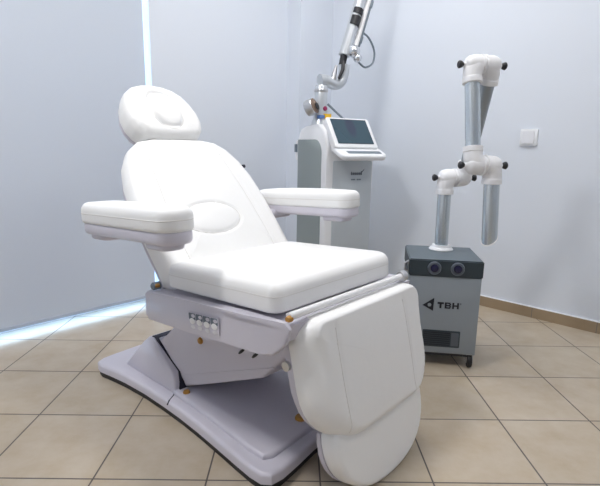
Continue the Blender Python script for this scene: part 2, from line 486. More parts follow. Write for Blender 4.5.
# lift cover (the leaning body under the seat)
side = [(-.738, .200), (-.600, .122), (-.578, .074), (-.46, .128), (-.205, .238), (-.108, .335), (-.10, .405), (-.52, .375), (-.66, .230)]
bm = bmesh.new(); prism(bm, side, -.178, .178, XZ(0), bev=.010, seg=3)
lift = finish(bm, 'lift_cover', M['lavender'], chair)
bm = bmesh.new(); path_tube(bm, [(-.575, -.1785, .118), (-.155, -.1785, .288)], .0018, 6); finish(bm, 'cover_fold', M['lavender'], lift)
for x, z in ((-.287, .294), (-.230, .300)):
    bm = bmesh.new(); lathe(bm, (x, -.1745, z), (0, -1, 0), [(.012, 0), (.012, .005), (.009, .007), (.0, .007)], 16)
    for v in bm.verts: v.co.x = x + (v.co.x - x) * .55 + (v.co.z - z) * 1.0
    finish(bm, 'slot', M['black'], lift, label='dark slot below the seat frame')
def cap(loc, axis, r=.013, par=None, name='screw_cap'):
    bm = bmesh.new(); lathe(bm, loc, axis, [(r, -.004), (r, .004), (r * .8, .009), (0, .010)], 18)
    finish(bm, name, M['amber'], par or chair, label='small amber cap')
cap((-.482, -.176, .268), (0, -1, 0), .011, lift); cap((-.552, -.190, .066), (0, 0, 1), .012, plate); cap((-.178, -.042, .068), (0, 0, 1), .018, plate)

# --- seat frame and side panels
bm = bmesh.new(); prism(bm, [(-.56, .375), (-.10, .405), (-.02, .430), (-.012, .470), (-.56, .440)], -.272, .272, XZ(0), bev=.006)
finish(bm, 'seat_frame', M['lavender'], chair)
pan = [(-.592, .358), (-.574, .345), (-.344, .366), (-.195, .381), (-.085, .390), (-.045, .397), (-.014, .428), (-.004, .466), (-.016, .481), (-.16, .472), (-.317, .4595), (-.45, .448), (-.578, .436), (-.592, .425)]
for s in (-1, 1):
    bm = bmesh.new()
    prism(bm, pan if s < 0 else [(min(x, -.075), z) for x, z in pan if not (-.06 < x < -.01)], s * .270, s * .300, XZ(0), bev=.006, seg=3)
    for v in bm.verts:      # the front end is cut back
        if v.co.x > -.045 and v.co.y < -.285: v.co.y = -(.300 - (v.co.x + .045) * .45)
    p = finish(bm, 'side_panel', M['lavender'], chair)
    if s < 0: near_panel = p
# control pad: two rows of four buttons on the near panel
sl = (.424 - .413) / (.127)
fp = Frame((-.296, -.3005, .4085), (1, 0, .105), (-.105, 0, 1), (0, -1, 0))
bm = bmesh.new(); prism(bm, rrect(-.066, .066, -.023, .024, .005), 0, .0012, lambda a, b, d: fp(a, b, d))
finish(bm, 'button_field', M['pad_grey'], near_panel)
for i in range(4):
    a = -.048 + .032 * i
    bm = bmesh.new(); prism(bm, rrect(a - .0145, a + .0145, .004, .022, .003), 0, .002, lambda x, y, d: fp(x, y, d)); finish(bm, 'button_symbol', M['icon'], near_panel)
    bm = bmesh.new(); prism(bm, ellipse(a + .006, .015, .008, .005, 16), 0, .0028, lambda x, y, d: fp(x, y, d)); finish(bm, 'symbol_light', M['pad_grey'], near_panel)
    bm = bmesh.new(); prism(bm, ellipse(a, .000, .0115, .0085, 16), 0, .0034, lambda x, y, d: fp(x, y, d), bev=.001); finish(bm, 'button', M['button'], near_panel)
    bm = bmesh.new(); prism(bm, ellipse(a, -.016, .0105, .0055, 16), 0, .0020, lambda x, y, d: fp(x, y, d), bev=.0008); finish(bm, 'button', M['button_low'], near_panel)

# --- seat cushion
st = R(3.6)
fs = Frame((-.28, 0, .470), (math.cos(st), 0, math.sin(st)), (0, 1, 0), (-math.sin(st), 0, math.cos(st)))
bm = bmesh.new()
cushion(bm, fs, rrect(-.240, .226, -.272, .256, (.035, .035, .065, .045)), .072, r=.028, rb=.008, crown=.020, rings=14)
seat = finish(bm, 'seat_cushion', M['leather'], chair, sharp=60)
bm = bmesh.new(); pl = densify(rrect(-.2398, .2258, -.2718, .2558, (.035, .035, .065, .045)), .02)
path_tube(bm, [fs(a, b, .040) for a, b in pl + pl[:1]], .0012, 6); finish(bm, 'seam', M['seam'], seat)

# --- backrest
ba = R(49.5)
D = Vector((-math.cos(ba), 0, math.sin(ba))); N = Vector((math.sin(ba), 0, math.cos(ba)))
P0 = Vector((-.499, 0, .512))
fb = Frame(P0 - N * .083, (0, 1, 0), D, N)
fb = Frame(P0 - N * .083, (0, -1, 0), D, N)   # a runs to the viewer's left so that the normal faces the sitter
def back_outline():
    half = [(-.272, .03), (-.274, .12), (-.273, .25), (-.264, .34), (-.243, .415), (-.208, .475), (-.162, .512), (-.10, .526), (0, .529)]
    left = [(0, -.050), (-.20, -.050), (-.255, -.045), (-.275, -.02)] + half
    right = [(-a, b) for a, b in reversed(left[1:-1])]
    return [(a - .010, b) for a, b in (left + right)[::-1]]
bo = back_outline()
def grooves(lines=(), ovals=(), wing=0.0):
    def f(a, b):
        h = 0
        for g, dep, sg in lines:
            x = abs(a) - g(b)
            h -= dep * math.exp(-(x / sg) ** 2)
            if x > 0: h -= wing * (1 - math.exp(-(x / .02) ** 2))
        for cx, cy, ra, rb_, dep, sg, up_ in ovals:
            q = math.hypot((a - cx) / ra, (b - cy) / rb_); m = (ra + rb_) / 2
            h -= dep * math.exp(-((q - 1) * m / sg) ** 2)
            if q < 1: h += up_ * (1 - q ** 4)
        return h
    return f
back_seam = lambda b: .150 + .030 * math.sin(max(0, min(1, (.45 - b) / .40)) * PI / 2)
bm = bmesh.new(); cushion(bm, fb, bo, .070, r=.040, rb=.012, crown=.016, rw=.045, rings=44, step=.008,
                          dish=grooves([(back_seam, .0035, .006)], [(.030, .158, .116, .060, .0035, .007, .006)], .003))
back = finish(bm, 'backrest', M['leather'], chair, sharp=60)
fo = Frame(P0 - N * .083, (0, -1, 0), D, N)
def oval(name, obj, fr, cx, cy, a, b):
    ln = ellipse(cx, cy, a, b, 64)
    bm = bmesh.new(); path_tube(bm, drape(obj, fr, ln + ln[:1], -.0004), .0018, 6, cap=False); finish(bm, name, M['seam'], obj)
def seam(obj, fr, g, b0, b1):
    for s in (-1, 1):
        bm = bmesh.new(); path_tube(bm, drape(obj, fr, [(s * g(b0 + (b1 - b0) * k / 30), b0 + (b1 - b0) * k / 30) for k in range(31)], -.0006), .0016, 6); finish(bm, 'seam', M['seam'], obj)
oval('oval_piping', back, fb, .030, .158, .116, .060); seam(back, fb, back_seam, .0, .47)
bm = bmesh.new(); prism(bm, [(a * .97, b * .985) for a, b in bo], -.016, .002, lambda a, b, d: fb(a, b, d), bev=.004)
finish(bm, 'back_shell', M['lavender'], chair, label='lavender shell behind the backrest')
bm = bmesh.new(); lathe(bm, fb(-.268, .400, .040), fb.ea * -1, [(.007, 0), (.007, .010), (.005, .012), (0, .012)], 14); finish(bm, 'strap_stud', M['navy'], back, label='tiny dark stud on the edge of the backrest')
# hinge blocks between seat frame and backrest
for s in (-1, 1):
    bm = bmesh.new(); lathe(bm, (-.558, s * .268, .452), (0, s, 0), [(.012, 0), (.012, .022), (.008, .026), (0, .026)], 20); finish(bm, 'hinge', M['darkslot'], chair)
    cap((-.548, s * .280, .455), (0, s, 0), .006)

# --- headrest
fh = Frame(P0 - N * .090 + D * .022, (0, -1, 0), D, N)
ho = [(0, .489), (-.055, .491), (-.090, .496), (-.118, .509), (-.138, .531), (-.150, .565), (-.151, .61), (-.140, .655), (-.118, .698), (-.085, .727), (-.045, .742), (0, .746)]
ho = (ho + [(-a, b) for a, b in reversed(ho[1:-1])])[::-1]
ho = [(a + .006, b) for a, b in ho]
bm = bmesh.new(); cushion(bm, fh, ho, .096, r=.036, rb=.028, crown=.012, rw=.034, rings=40, step=.007, dish=grooves([], [(.006, .606, .064, .086, .010, .008, .006)]))
head = finish(bm, 'headrest', M['leather'], chair, sharp=60)
oval('oval_piping', head, fh, .006, .606, .064, .086)
bm = bmesh.new(); prism(bm, [(a * .93, .62 + (b - .62) * .93) for a, b in ho], -.010, .004, lambda a, b, d: fh(a, b, d), bev=.004); finish(bm, 'head_shell', M['lavender'], head)
for a in (-.07, .07):
    bm = bmesh.new(); path_tube(bm, [fb(a, .40, -.012), fb(a, .56, -.012)], .007, 12); finish(bm, 'headrest_rod', M['steel'], chair)

# --- armrests
at = R(3.2)
def armrest(s):
    fa = Frame((-.502, s * .358, .6155), (math.cos(at), 0, math.sin(at)), (0, 1, 0), (-math.sin(at), 0, math.cos(at)))
    rad = (.035, .045, .045, .035)
    bm = bmesh.new(); cushion(bm, fa, rrect(-.250, .212, -.050, .050, rad), .034, r=.006, rb=.012, crown=.0)
    arm = finish(bm, 'armrest', M['lavender'], chair, sharp=60, label='lavender armrest with a white padded top')
    f2 = Frame(fa(0, 0, .032), fa.ea, fa.eb, fa.en)
    bm = bmesh.new(); cushion(bm, f2, rrect(-.254, .215, -.054, .054, rad), .062, r=.024, rb=.010, crown=.006)
    finish(bm, 'arm_cushion', M['leather'], arm, sharp=60)
    bm = bmesh.new(); pl = densify(rrect(-.2535, .2145, -.0535, .0535, rad), .015); path_tube(bm, [f2(a, b, .030) for a, b in pl + pl[:1]], .0016, 6); finish(bm, 'seam', M['seam'], arm)
    for a in (-.185, .125):
        bm = bmesh.new(); cushion(bm, Frame(fa(0, 0, -.016), fa.ea, fa.eb, fa.en), rrect(a - .05, a + .06, -.036, .036, .03), .018, r=.004, rb=.008, crown=0)
        finish(bm, 'underside_boss', M['lavender'], arm)
    bm = bmesh.new()
    path_tube(bm, [(-.640, s * .345, .612), (-.660, s * .300, .606), (-.672, s * .262, .600)], [.020, .020, .017], 14)
    finish(bm, 'arm_bracket', M['lavender'], chair)
armrest(-1); armrest(1)

# --- front rail
bm = bmesh.new()
path_tube(bm, [(-.023, -.264, .489), (-.023, .232, .488)], .0095, 16)
rail = finish(bm, 'front_rail', M['rail'], chair)
bm = bmesh.new(); lathe(bm, (-.023, .224, .488), (0, 1, 0), [(.015, 0), (.0165, .004), (.0165, .020), (.010, .023), (0, .023)], 20); finish(bm, 'rail_end', M['steel'], rail)
cap((-.020, -.264, .485), (0, -1, 0), .008)

# --- leg rest
lt = R(14)
LD = Vector((math.sin(lt), 0, -math.cos(lt))); LN = Vector((math.cos(lt), 0, math.sin(lt))); LP = Vector((.02, 0, .49))
fl = Frame(LP - LN * .082, (0, 1, 0), LD * -1, LN)      # b runs upwards
lo = rrect(-.248, .282, -.334, -.008, (.155, .130, .070, .058))
bm = bmesh.new(); leg_seam = lambda b: .153 + .004 * math.sin(max(0, min(1, (-.02 - b) / .28)) * PI)
bm = bmesh.new(); cushion(bm, fl, lo, .080, r=.058, rb=.010, crown=.004, rw=.080, rwv=.030, rwf=lambda a, b: .55 + .45 * min(1, max(0, (-.02 - b) / .12)), seg=10, rings=44, step=.008, dish=grooves([(leg_seam, .0035, .007)], (), .002))
leg = finish(bm, 'leg_rest', M['leather'], chair, sharp=60)
seam(leg, fl, leg_seam, -.045, -.305)
bm = bmesh.new(); prism(bm, [(a * .985, -.16 + (b + .16) * .985) for a, b in lo], -.016, .002, lambda a, b, d: fl(a, b, d), bev=.005)
finish(bm, 'leg_shell', M['lavender'], chair, label='lavender shell behind the leg rest')
for s in (-1, 1):
    bm = bmesh.new(); path_tube(bm, [(-.045, s * .20, .455), (-.062, s * .20, .40), fl(s * .20, -.10, -.014)], .012, 12); finish(bm, 'leg_link', M['lavender'], chair)
    bm = bmesh.new(); lathe(bm, fl(.013 + s * .250, -.115, -.012), (0, s, 0), [(.012, 0), (.012, .016), (0, .018)], 14); finish(bm, 'leg_pivot', M['steel'], chair)

# --- foot rest (half round pad under the leg rest)
ff = Frame(LP - LN * .083, (0, 1, 0), LD * -1, LN)
def foot_outline(w, top, bot):
    h = top - bot
    pts = [(-w + .02, top), (-w + .006, top - .006), (-w, top - .03)]
    for k in range(1, 24):
        a = PI + PI * k / 24; ex = .86
        c, s_ = math.cos(a), math.sin(a)
        pts.append((w * math.copysign(abs(c) ** ex, c), top - .03 - (h - .03) * abs(s_) ** ex))
    pts += [(w, top - .03), (w - .006, top - .006), (w - .02, top)]
    return pts
fo_ = [(a + .014, b) for a, b in foot_outline(.207, -.300, -.494)]
bm = bmesh.new(); cushion(bm, ff, fo_, .056, r=.016, rb=.010, crown=.004)
foot = finish(bm, 'foot_rest', M['leather'], chair, sharp=60)
bm = bmesh.new(); prism(bm, fo_, -.012, .001, lambda a, b, d: ff(a, b, d), bev=.004); finish(bm, 'foot_shell', M['lavender'], foot)

# ------------------------------------------------------------------ laser machine
LA = R(-60)
lz = thing('laser_machine', 'tall white and grey medical laser machine with tilted touch screen and jointed overhead arm', 'medical device', (.1493, 2.50, 0), LA)
W, DP = .311, .300     # width along y, depth along -x
# body with rounded shoulders: side profile (x, z) extruded across y
prof = [(-DP, .05), (-.0, .05), (0, .80), (.0, .90), (-.012, .955), (-.045, .985), (-.09, .990), (-.17, .985), (-.235, .984), (-.272, .972), (-.293, .945), (-DP, .90)]
bm = bmesh.new(); prism(bm, prof, 0, W, lambda a, b, d: (a, d, b), bev=.022, seg=4)
body = finish(bm, 'body', M['white_plastic'], lz)
def side_panel_pts(g=0):
    return [(-.292 + g, .075), (-.045 - g, .075), (-.045 - g, .82)] + [(-.110 + (.065 - g) * math.cos(R(a)), .838 + (.072 - g) * math.sin(R(a))) for a in range(0, 91, 10)] + [(-.292 + g, .910 - g)]
bm = bmesh.new(); prism(bm, side_panel_pts(), .004, -.003, lambda a, b, d: (a, d, b), bev=.002)
finish(bm, 'side_panel', M['grey_panel'], lz, label='grey rounded panel on the machine side')
bm = bmesh.new(); prism(bm, side_panel_pts(), W - .004, W + .003, lambda a, b, d: (a, d, b), bev=.002); finish(bm, 'side_panel', M['grey_panel'], lz)
bm = bmesh.new(); prism(bm, rrect(.045, W - .008, .075, .80, .01), -.004, .004, lambda a, b, d: (d, a, b), bev=.002)
front = finish(bm, 'front_panel', M['silver'], lz, label='silver grey front panel below the screen')
# unreadable dark mark with a swoosh
fm = Frame((.0042, .206, .0), (0, 1, 0), (0, 0, 1), (1, 0, 0))
bm = bmesh.new()
for i, (a0, a1, b0, b1) in enumerate([(-.045, -.038, .724, .742), (-.034, -.022, .724, .738), (-.019, -.008, .724, .738), (-.005, .006, .724, .738), (.009, .019, .724, .738), (.021, .029, .724, .744)]):
    prism(bm, [(a0, b0), (a1, b0), (a1, b1), (a0, b1)], 0, .001, lambda a, b, d: fm(a, b, d))
prism(bm, [(-.046, .7285), (.028, .7285), (.028, .7325), (-.046, .7325)], 0, .0012, lambda a, b, d: fm(a, b, d))
prism(bm, [(.022, .736), (.030, .738), (.047, .757), (.036, .751)], 0, .001, lambda a, b, d: fm(a, b, d))
finish(bm, 'logo_mark', M['ink_grey'], front)
bm = bmesh.new()
for a0, a1 in ((-.042, -.032), (-.029, -.018), (-.004, .006), (.009, .022)):
    prism(bm, [(a0, .696), (a1, .696), (a1, .703), (a0, .703)], 0, .001, lambda a, b, d: fm(a, b, d))
finish(bm, 'model_line', M['darkslot'], front)
# plinth and castors
bm = bmesh.new(); box(bm, -DP + .02, -.02, .02, W - .02, .035, .055); finish(bm, 'plinth', M['darkslot'], lz)
def caster(par, x, y, top, r=.022, yaw=0.0):
    bm = bmesh.new(); lathe(bm, (x - .010, y, r), (1, 0, 0), [(r * .6, 0), (r * .95, .002), (r, .005), (r, .015), (r * .95, .018), (r * .6, .020)], 20)
    wh = finish(bm, 'caster', M['black'], par)
    bm = bmesh.new(); box(bm, x - .014, x - .011, y - .010, y + .016, r * .7, top, .001); box(bm, x + .011, x + .014, y - .010, y + .016, r * .7, top, .001); box(bm, x - .014, x + .014, y - .012, y + .018, top - .004, top)
    finish(bm, 'caster_fork', M['steel'], wh)
for x in (-DP + .04, -.04):
    for y in (.04, W - .04): caster(lz, x, y, .04, .018)
# screen housing: tilted slab, screen set in, shelf with a slot
s_top, s_bot = Vector((-.032, 0, 1.022)), Vector((.066, 0, .880))
sd = (s_top - s_bot); sl_ = sd.length; sd.normalize()
sn = Vector((sd.z, 0, -sd.x))
fsn = Frame(s_bot + Vector((0, .150, 0)), (0, 1, 0), sd, sn)
hw = .139
bm = bmesh.new(); cushion(bm, Frame(fsn(0, 0, -.045), fsn.ea, fsn.eb, fsn.en), rrect(-hw, hw, -.012, sl_ + .004, .014), .045, r=.006, rb=.012, crown=0, rings=3, step=.05)
sh = finish(bm, 'screen_housing', M['white_plastic'], lz, sharp=50)
bm = bmesh.new(); box(bm, -.116, .116, -.077, .077, 0, .0012)
finish(bm, 'screen', M['screen'], sh, mx=fsn.matrix(0, sl_ / 2 + .002, .0002), label='dark teal lit display')
# neck between body and housing
bm = bmesh.new(); prism(bm, [(-.10, .93), (.02, .86), (.045, .87), (-.040, 1.012), (-.075, 1.005), (-.12, .975)], .03, W - .03, lambda a, b, d: (a, d, b), bev=.008); finish(bm, 'screen_neck', M['white_plastic'], lz)
fk = Frame((.0, .175, .828), (0, 1, 0), (1, 0, .0), (0, 0, 1))
fk = Frame((.030, .160, .846), (.86, 0, -.38), (0, 1, 0), (.38, 0, .86))
bm = bmesh.new(); cushion(bm, fk, rrect(-.02, .108, -.148, .148, (.02, .035, .04, .02)), .030, r=.012, rb=.010, crown=0, rings=3, step=.04)
shelf = finish(bm, 'keyboard_shelf', M['white_plastic'], lz, sharp=50)
bm = bmesh.new(); prism(bm, rrect(.052, .082, -.100, .118, .008), .0290, .0308, lambda a, b, d: fk(a, b, d)); finish(bm, 'handle_slot', M['darkslot'], shelf)
# rear handle
bm = bmesh.new(); path_tube(bm, bez([(-.297, .03, .905), (-.335, .022, .90), (-.345, .02, .87), (-.345, .02, .83), (-.335, .022, .80), (-.297, .03, .795)], 6), .008, 10); finish(bm, 'rear_handle', M['white_plastic'], lz)
bm = bmesh.new(); path_tube(bm, [(-.346, .0185, .885), (-.346, .0185, .84)], .011, 12); finish(bm, 'handle_grip', M['darkslot'], lz, label='dark grip of the rear handle')
# arm: post, link, upturned link, long tubes
AX, AY = -.150, .056
bm = bmesh.new(); lathe(bm, (AX, AY, .975), (0, 0, 1), [(.052, 0), (.050, .022), (.040, .045), (.036, .07), (.034, .12), (.034, .215), (.030, .222)], 28)
post = finish(bm, 'arm_post', M['satin'], lz)
bm = bmesh.new(); lathe(bm, (AX, AY, 1.16), (0, 0, 1), [(.0355, 0), (.0375, .004), (.0375, .012), (.0355, .016)], 28); finish(bm, 'post_ring', M['steel'], post)
bm = bmesh.new()
path_tube(bm, bez([(AX, AY - .012, 1.222), (AX, AY + .02, 1.224), (AX, AY + .065, 1.212), (AX, AY + .100, 1.210), (AX, AY + .130, 1.232), (AX, AY + .142, 1.275), (AX, AY + .146, 1.315)], 6), [.030] * 37, 18)
link = finish(bm, 'arm_link', M['satin'], lz)
bm = bmesh.new(); path_tube(bm, [(AX + .01, AY + .070, 1.225), (AX + .01, AY + .075, 1.262), (AX + .01, AY + .086, 1.305)], [.016, .013, .007], 12); finish(bm, 'lever', M['steel'], link)
bm = bmesh.new(); path_tube(bm, [(AX + .03, AY + .092, 1.235), (AX + .03, AY + .116, 1.285), (AX + .01, AY + .132, 1.330)], [.007, .010, .010], 12); finish(bm, 'black_rod', M['black'], link)
bm = bmesh.new(); path_tube(bm, [(AX, AY + .132, 1.312), (AX, AY + .144, 1.375)], .020, 16); finish(bm, 'joint_sleeve', M['black'], lz, label='black sleeve of the arm joint')
T0, T1 = Vector((AX, AY + .142, 1.362)), Vector((AX, AY + .292, 1.83))
ad = (T1 - T0).normalized()
side_v = Vector((0, ad.z, -ad.y))
bm = bmesh.new(); path_tube(bm, [T0, T1], .030, 20)
tube = finish(bm, 'arm_tube', M['satin'], lz)
for d0, d1 in ((.165, .215), (.228, .258), (.33, .35)):
    bm = bmesh.new(); path_tube(bm, [T0 + ad * d0 + Vector((.010, .0, 0)), T0 + ad * d1 + Vector((.010, .0, 0))], .0285, 20); finish(bm, 'black_band', M['black'], tube)
off_ = side_v * .048 + Vector((.01, 0, 0))
bm = bmesh.new(); path_tube(bm, [T0 + off_ + ad * .06, T1 + off_], .014, 14); tube2 = finish(bm, 'side_tube', M['rail'], lz)
off2 = side_v * .068 + Vector((.01, 0, 0))
bm = bmesh.new(); path_tube(bm, [T0 + off2 + ad * .08, T1 + off2], .008, 10)
for d in (.10, .30, .36): path_tube(bm, [T0 + off2 + ad * d, T0 + off2 + ad * (d + .035)], .012, 10)
finish(bm, 'dark_rod', M['darkslot'], lz)
for c, r in ((T0 + side_v * .035 + ad * .035 + Vector((.03, 0, 0)), .034), (T0 + side_v * .062 + ad * .008 + Vector((.04, 0, 0)), .024)):
    bm = bmesh.new(); lathe(bm, c - Vector((r, 0, 0)), (1, 0, 0), [(0, 0)] + [(r * math.sin(R(a)), r * (1 - math.cos(R(a)))) for a in range(20, 161, 20)] + [(0, 2 * r)], 20); finish(bm, 'joint_ball', M['chrome'], lz)
# cable loop
bm = bmesh.new(); q0 = T0 + off2 + ad * .16
path_tube(bm, bez([q0, q0 + Vector((0, .045, -.025)), q0 + Vector((0, .085, -.085)), q0 + Vector((0, .080, -.15)), q0 + Vector((0, .030, -.180)), q0 + Vector((.01, -.02, -.165)), q0 + Vector((.02, -.05, -.145))], 8), .0055, 8)
finish(bm, 'cable_loop', M['darkslot'], lz)
# side motor with brown ring
mo = Vector((AX - .01, AY - .085, 1.068)); mdir = Vector((.78, .52, .34)).normalized()
bm = bmesh.new(); lathe(bm, mo, mdir, [(.030, 0), (.040, .004), (.043, .012), (.043, .046), (.040, .050)], 28); motor = finish(bm, 'arm_motor', M['steel'], lz)
bm = bmesh.new(); lathe(bm, mo + mdir * .050, mdir, [(.039, -.002), (.041, .003), (.034, .005), (.0, .005)], 28); finish(bm, 'motor_face', M['brown'], motor)
bm = bmesh.new(); lathe(bm, mo + mdir * .055 + Vector((0, .012, -.003)), mdir, [(.020, -.001), (.020, .002), (0, .002)], 20); finish(bm, 'motor_core', M['black'], motor)
# buttons, labels and cable at the foot of the post
bm = bmesh.new(); lathe(bm, (AX + .036, AY + .004, 1.074), (1, 0, .2), [(.012, -.006), (.012, .004), (.009, .007), (0, .007)], 18); finish(bm, 'red_button', M['red'], lz)
bm = bmesh.new(); box(bm, AX + .020, AX + .053, AY - .006, AY + .034, 1.020, 1.046); finish(bm, 'warning_label', M['yellow'], lz)
bm = bmesh.new(); box(bm, AX + .020, AX + .052, AY - .036, AY - .008, 1.022, 1.038); finish(bm, 'blue_label', M['blue'], lz)
bm = bmesh.new(); path_tube(bm, [mo + mdir * .025, Vector((AX, AY, mo.z + .01))], .014, 12); finish(bm, 'motor_mount', M['steel'], lz)
bm = bmesh.new(); path_tube(bm, bez([(AX + .02, AY + .03, 1.10), (AX + .045, AY + .075, 1.055), (AX + .07, AY + .105, 1.02), (AX + .075, AY + .118, 1.0)], 6), [.006] * 12 + [.010] * 7, 10); finish(bm, 'post_cable', M['darkslot'], lz)

# ------------------------------------------------------------------ fume extractor
EA = R(-9)
ex = thing('fume_extractor', 'grey wheeled fume extractor cabinet with folded white and aluminium suction arm', 'fume extractor', (.608, 1.917, 0), EA)
EW, ED = .141, .1385
bm = bmesh.new(); box(bm, -EW + .003, EW - .003, -ED + .003, ED - .003, .058, .378, bev=.004); cab = finish(bm, 'cabinet', M['cabinet'], ex)
bm = bmesh.new(); fcs = box(bm, -EW, EW, -ED, ED, .376, .445)
es = set(e for f in fcs for e in f.edges); bmesh.ops.bevel(bm, geom=list(es), offset=.004, segments=2, affect='EDGES')
bm.faces.ensure_lookup_table()
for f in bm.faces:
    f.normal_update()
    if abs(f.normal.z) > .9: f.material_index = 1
bmesh.ops.recalc_face_normals(bm, faces=bm.faces)
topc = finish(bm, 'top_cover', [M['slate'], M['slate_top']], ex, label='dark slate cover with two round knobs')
for a in (-.044, .044):
    fk2 = Vector((a - .001, -ED, .413))
    bm = bmesh.new(); lathe(bm, fk2, (0, -1, 0), [(.0255, -.002), (.0265, .004), (.024, .010), (.017, .010), (.016, .006), (0, .006)], 28)
    kb = finish(bm, 'control_knob', M['knob_ring'], topc)
    bm = bmesh.new(); lathe(bm, fk2 + Vector((0, -.006, 0)), (0, -1, 0), [(.0155, 0), (.0145, .006), (.004, .008), (0, .008)], 24); finish(bm, 'knob_core', M['purple_lens'], kb)
# side latch
bm = bmesh.new(); path_tube(bm, [(-EW + .002, -.09, .425), (-EW - .012, -.09, .415), (-EW - .012, -.09, .392), (-EW + .002, -.09, .385)], .006, 10); finish(bm, 'side_latch', M['steel'], ex)
# logo on the front: triangle with a dot, letters
fe = Frame((0, -ED + .0028, 0), (1, 0, 0), (0, 0, 1), (0, -1, 0))
bm = bmesh.new(); prism(bm, [(-.080, .258), (-.038, .236), (-.036, .290)], 0, .0012, lambda a, b, d: fe(a, b, d)); finish(bm, 'logo_triangle', M['ink'], cab)
bm = bmesh.new(); prism(bm, ellipse(-.053, .2605, .0072, .0072, 18), .0006, .0018, lambda a, b, d: fe(a, b, d)); finish(bm, 'logo_dot', M['cabinet'], cab)
def letter(polys, a, b, w, h):
    bm = bmesh.new()
    for q in polys: prism(bm, [(a + x * w, b + y * h) for x, y in q], 0, .0012, lambda x, y, d: fe(x, y, d))
    finish(bm, 'logo_letter', M['ink'], cab)
q = lambda x0, x1, y0, y1: [(x0, y0), (x1, y0), (x1, y1), (x0, y1)]
letter([q(0, 1, .70, 1), [(.34, 0), (.66, 0), (.66, .70), (.34, .70)]], -.022, .249, .024, .025)                                    # T
letter([q(0, .28, 0, 1), q(.28, .86, .80, 1), q(.28, .90, .40, .60), q(.28, .88, 0, .20), [(.70, .60), (.90, .58), (.98, .68), (.98, .74), (.86, .80), (.70, .80)],
        [(.72, .20), (.88, .20), (1, .28), (1, .36), (.90, .42), (.72, .40)]], .006, .249, .025, .025)                                # B
letter([q(0, .28, 0, 1), q(.72, 1, 0, 1), q(.28, .72, .38, .62)], .035, .249, .025, .025)                                           # H
bm = bmesh.new(); prism(bm, ellipse(.066, .271, .0032, .0032, 14), 0, .001, lambda a, b, d: fe(a, b, d)); finish(bm, 'trademark_dot', M['ink_grey'], cab)
# vent
bm = bmesh.new(); prism(bm, rrect(-.072, .074, .086, .156, .003), -.001, .0016, lambda a, b, d: fe(a, b, d)); vent = finish(bm, 'vent', M['slate'], cab, label='dark air vent low on the front')
bm = bmesh.new()
for k in range(7): b = .094 + .0085 * k; prism(bm, [(-.066, b), (.035, b), (.035, b + .003), (-.066, b + .003)], 0, .003, lambda x, y, d: fe(x, y, d))
finish(bm, 'vent_slats', M['ink'], vent)
bm = bmesh.new(); prism(bm, rrect(.040, .069, .093, .148, .003), 0, .0026, lambda a, b, d: fe(a, b, d)); finish(bm, 'socket', M['socket'], vent)
bm = bmesh.new(); box(bm, -EW + .012, EW - .012, -ED + .012, ED - .012, .046, .060); finish(bm, 'underside_shade', M['black'], ex)  # black slab stands in for the shadow beneath the cabinet
for x in (-EW + .024, EW - .020):
    for y in (-ED + .022, ED - .022): caster(ex, x, y, .060, .027)

# suction arm, in the cabinet's local frame; pivots turn about one common direction
inv = (Matrix.Translation(ex.location) @ Matrix.Rotation(EA, 4, 'Z')).inverted()
inv3 = inv.to_3x3()
Lw = rw(0, 1); Fw = rw(1, 0); Zw = Vector((0, 0, 1))
OFF = .080
AXW = Vector((math.cos(R(8)), math.sin(R(8)), 0)); PW = Vector((AXW.y, -AXW.x, 0))   # pivot direction, swing direction
b0 = Vector((.626, 1.992, .445))
J1l = Vector((.622, 1.990, .752)); J1r = J1l + AXW * OFF
JTr = J1r + PW * .150 + Zw * .425; JTl = JTr - AXW * OFF
J2l = JTl + PW * .070 - Zw * .365; J2r = J2l + AXW * OFF
Cend = J2r - Zw * .282 + AXW * .014
bm = bmesh.new(); lathe(bm, inv @ b0, (0, 0, 1), [(.050, -.001), (.051, .003), (.047, .008), (.040, .012), (.038, .02)], 32); finish(bm, 'arm_flange', M['pipe_white'], ex)
def seg(a, b, r, name, mat):
    bm = bmesh.new(); path_tube(bm, [inv @ a, inv @ b], r, 28); return finish(bm, name, mat, ex)
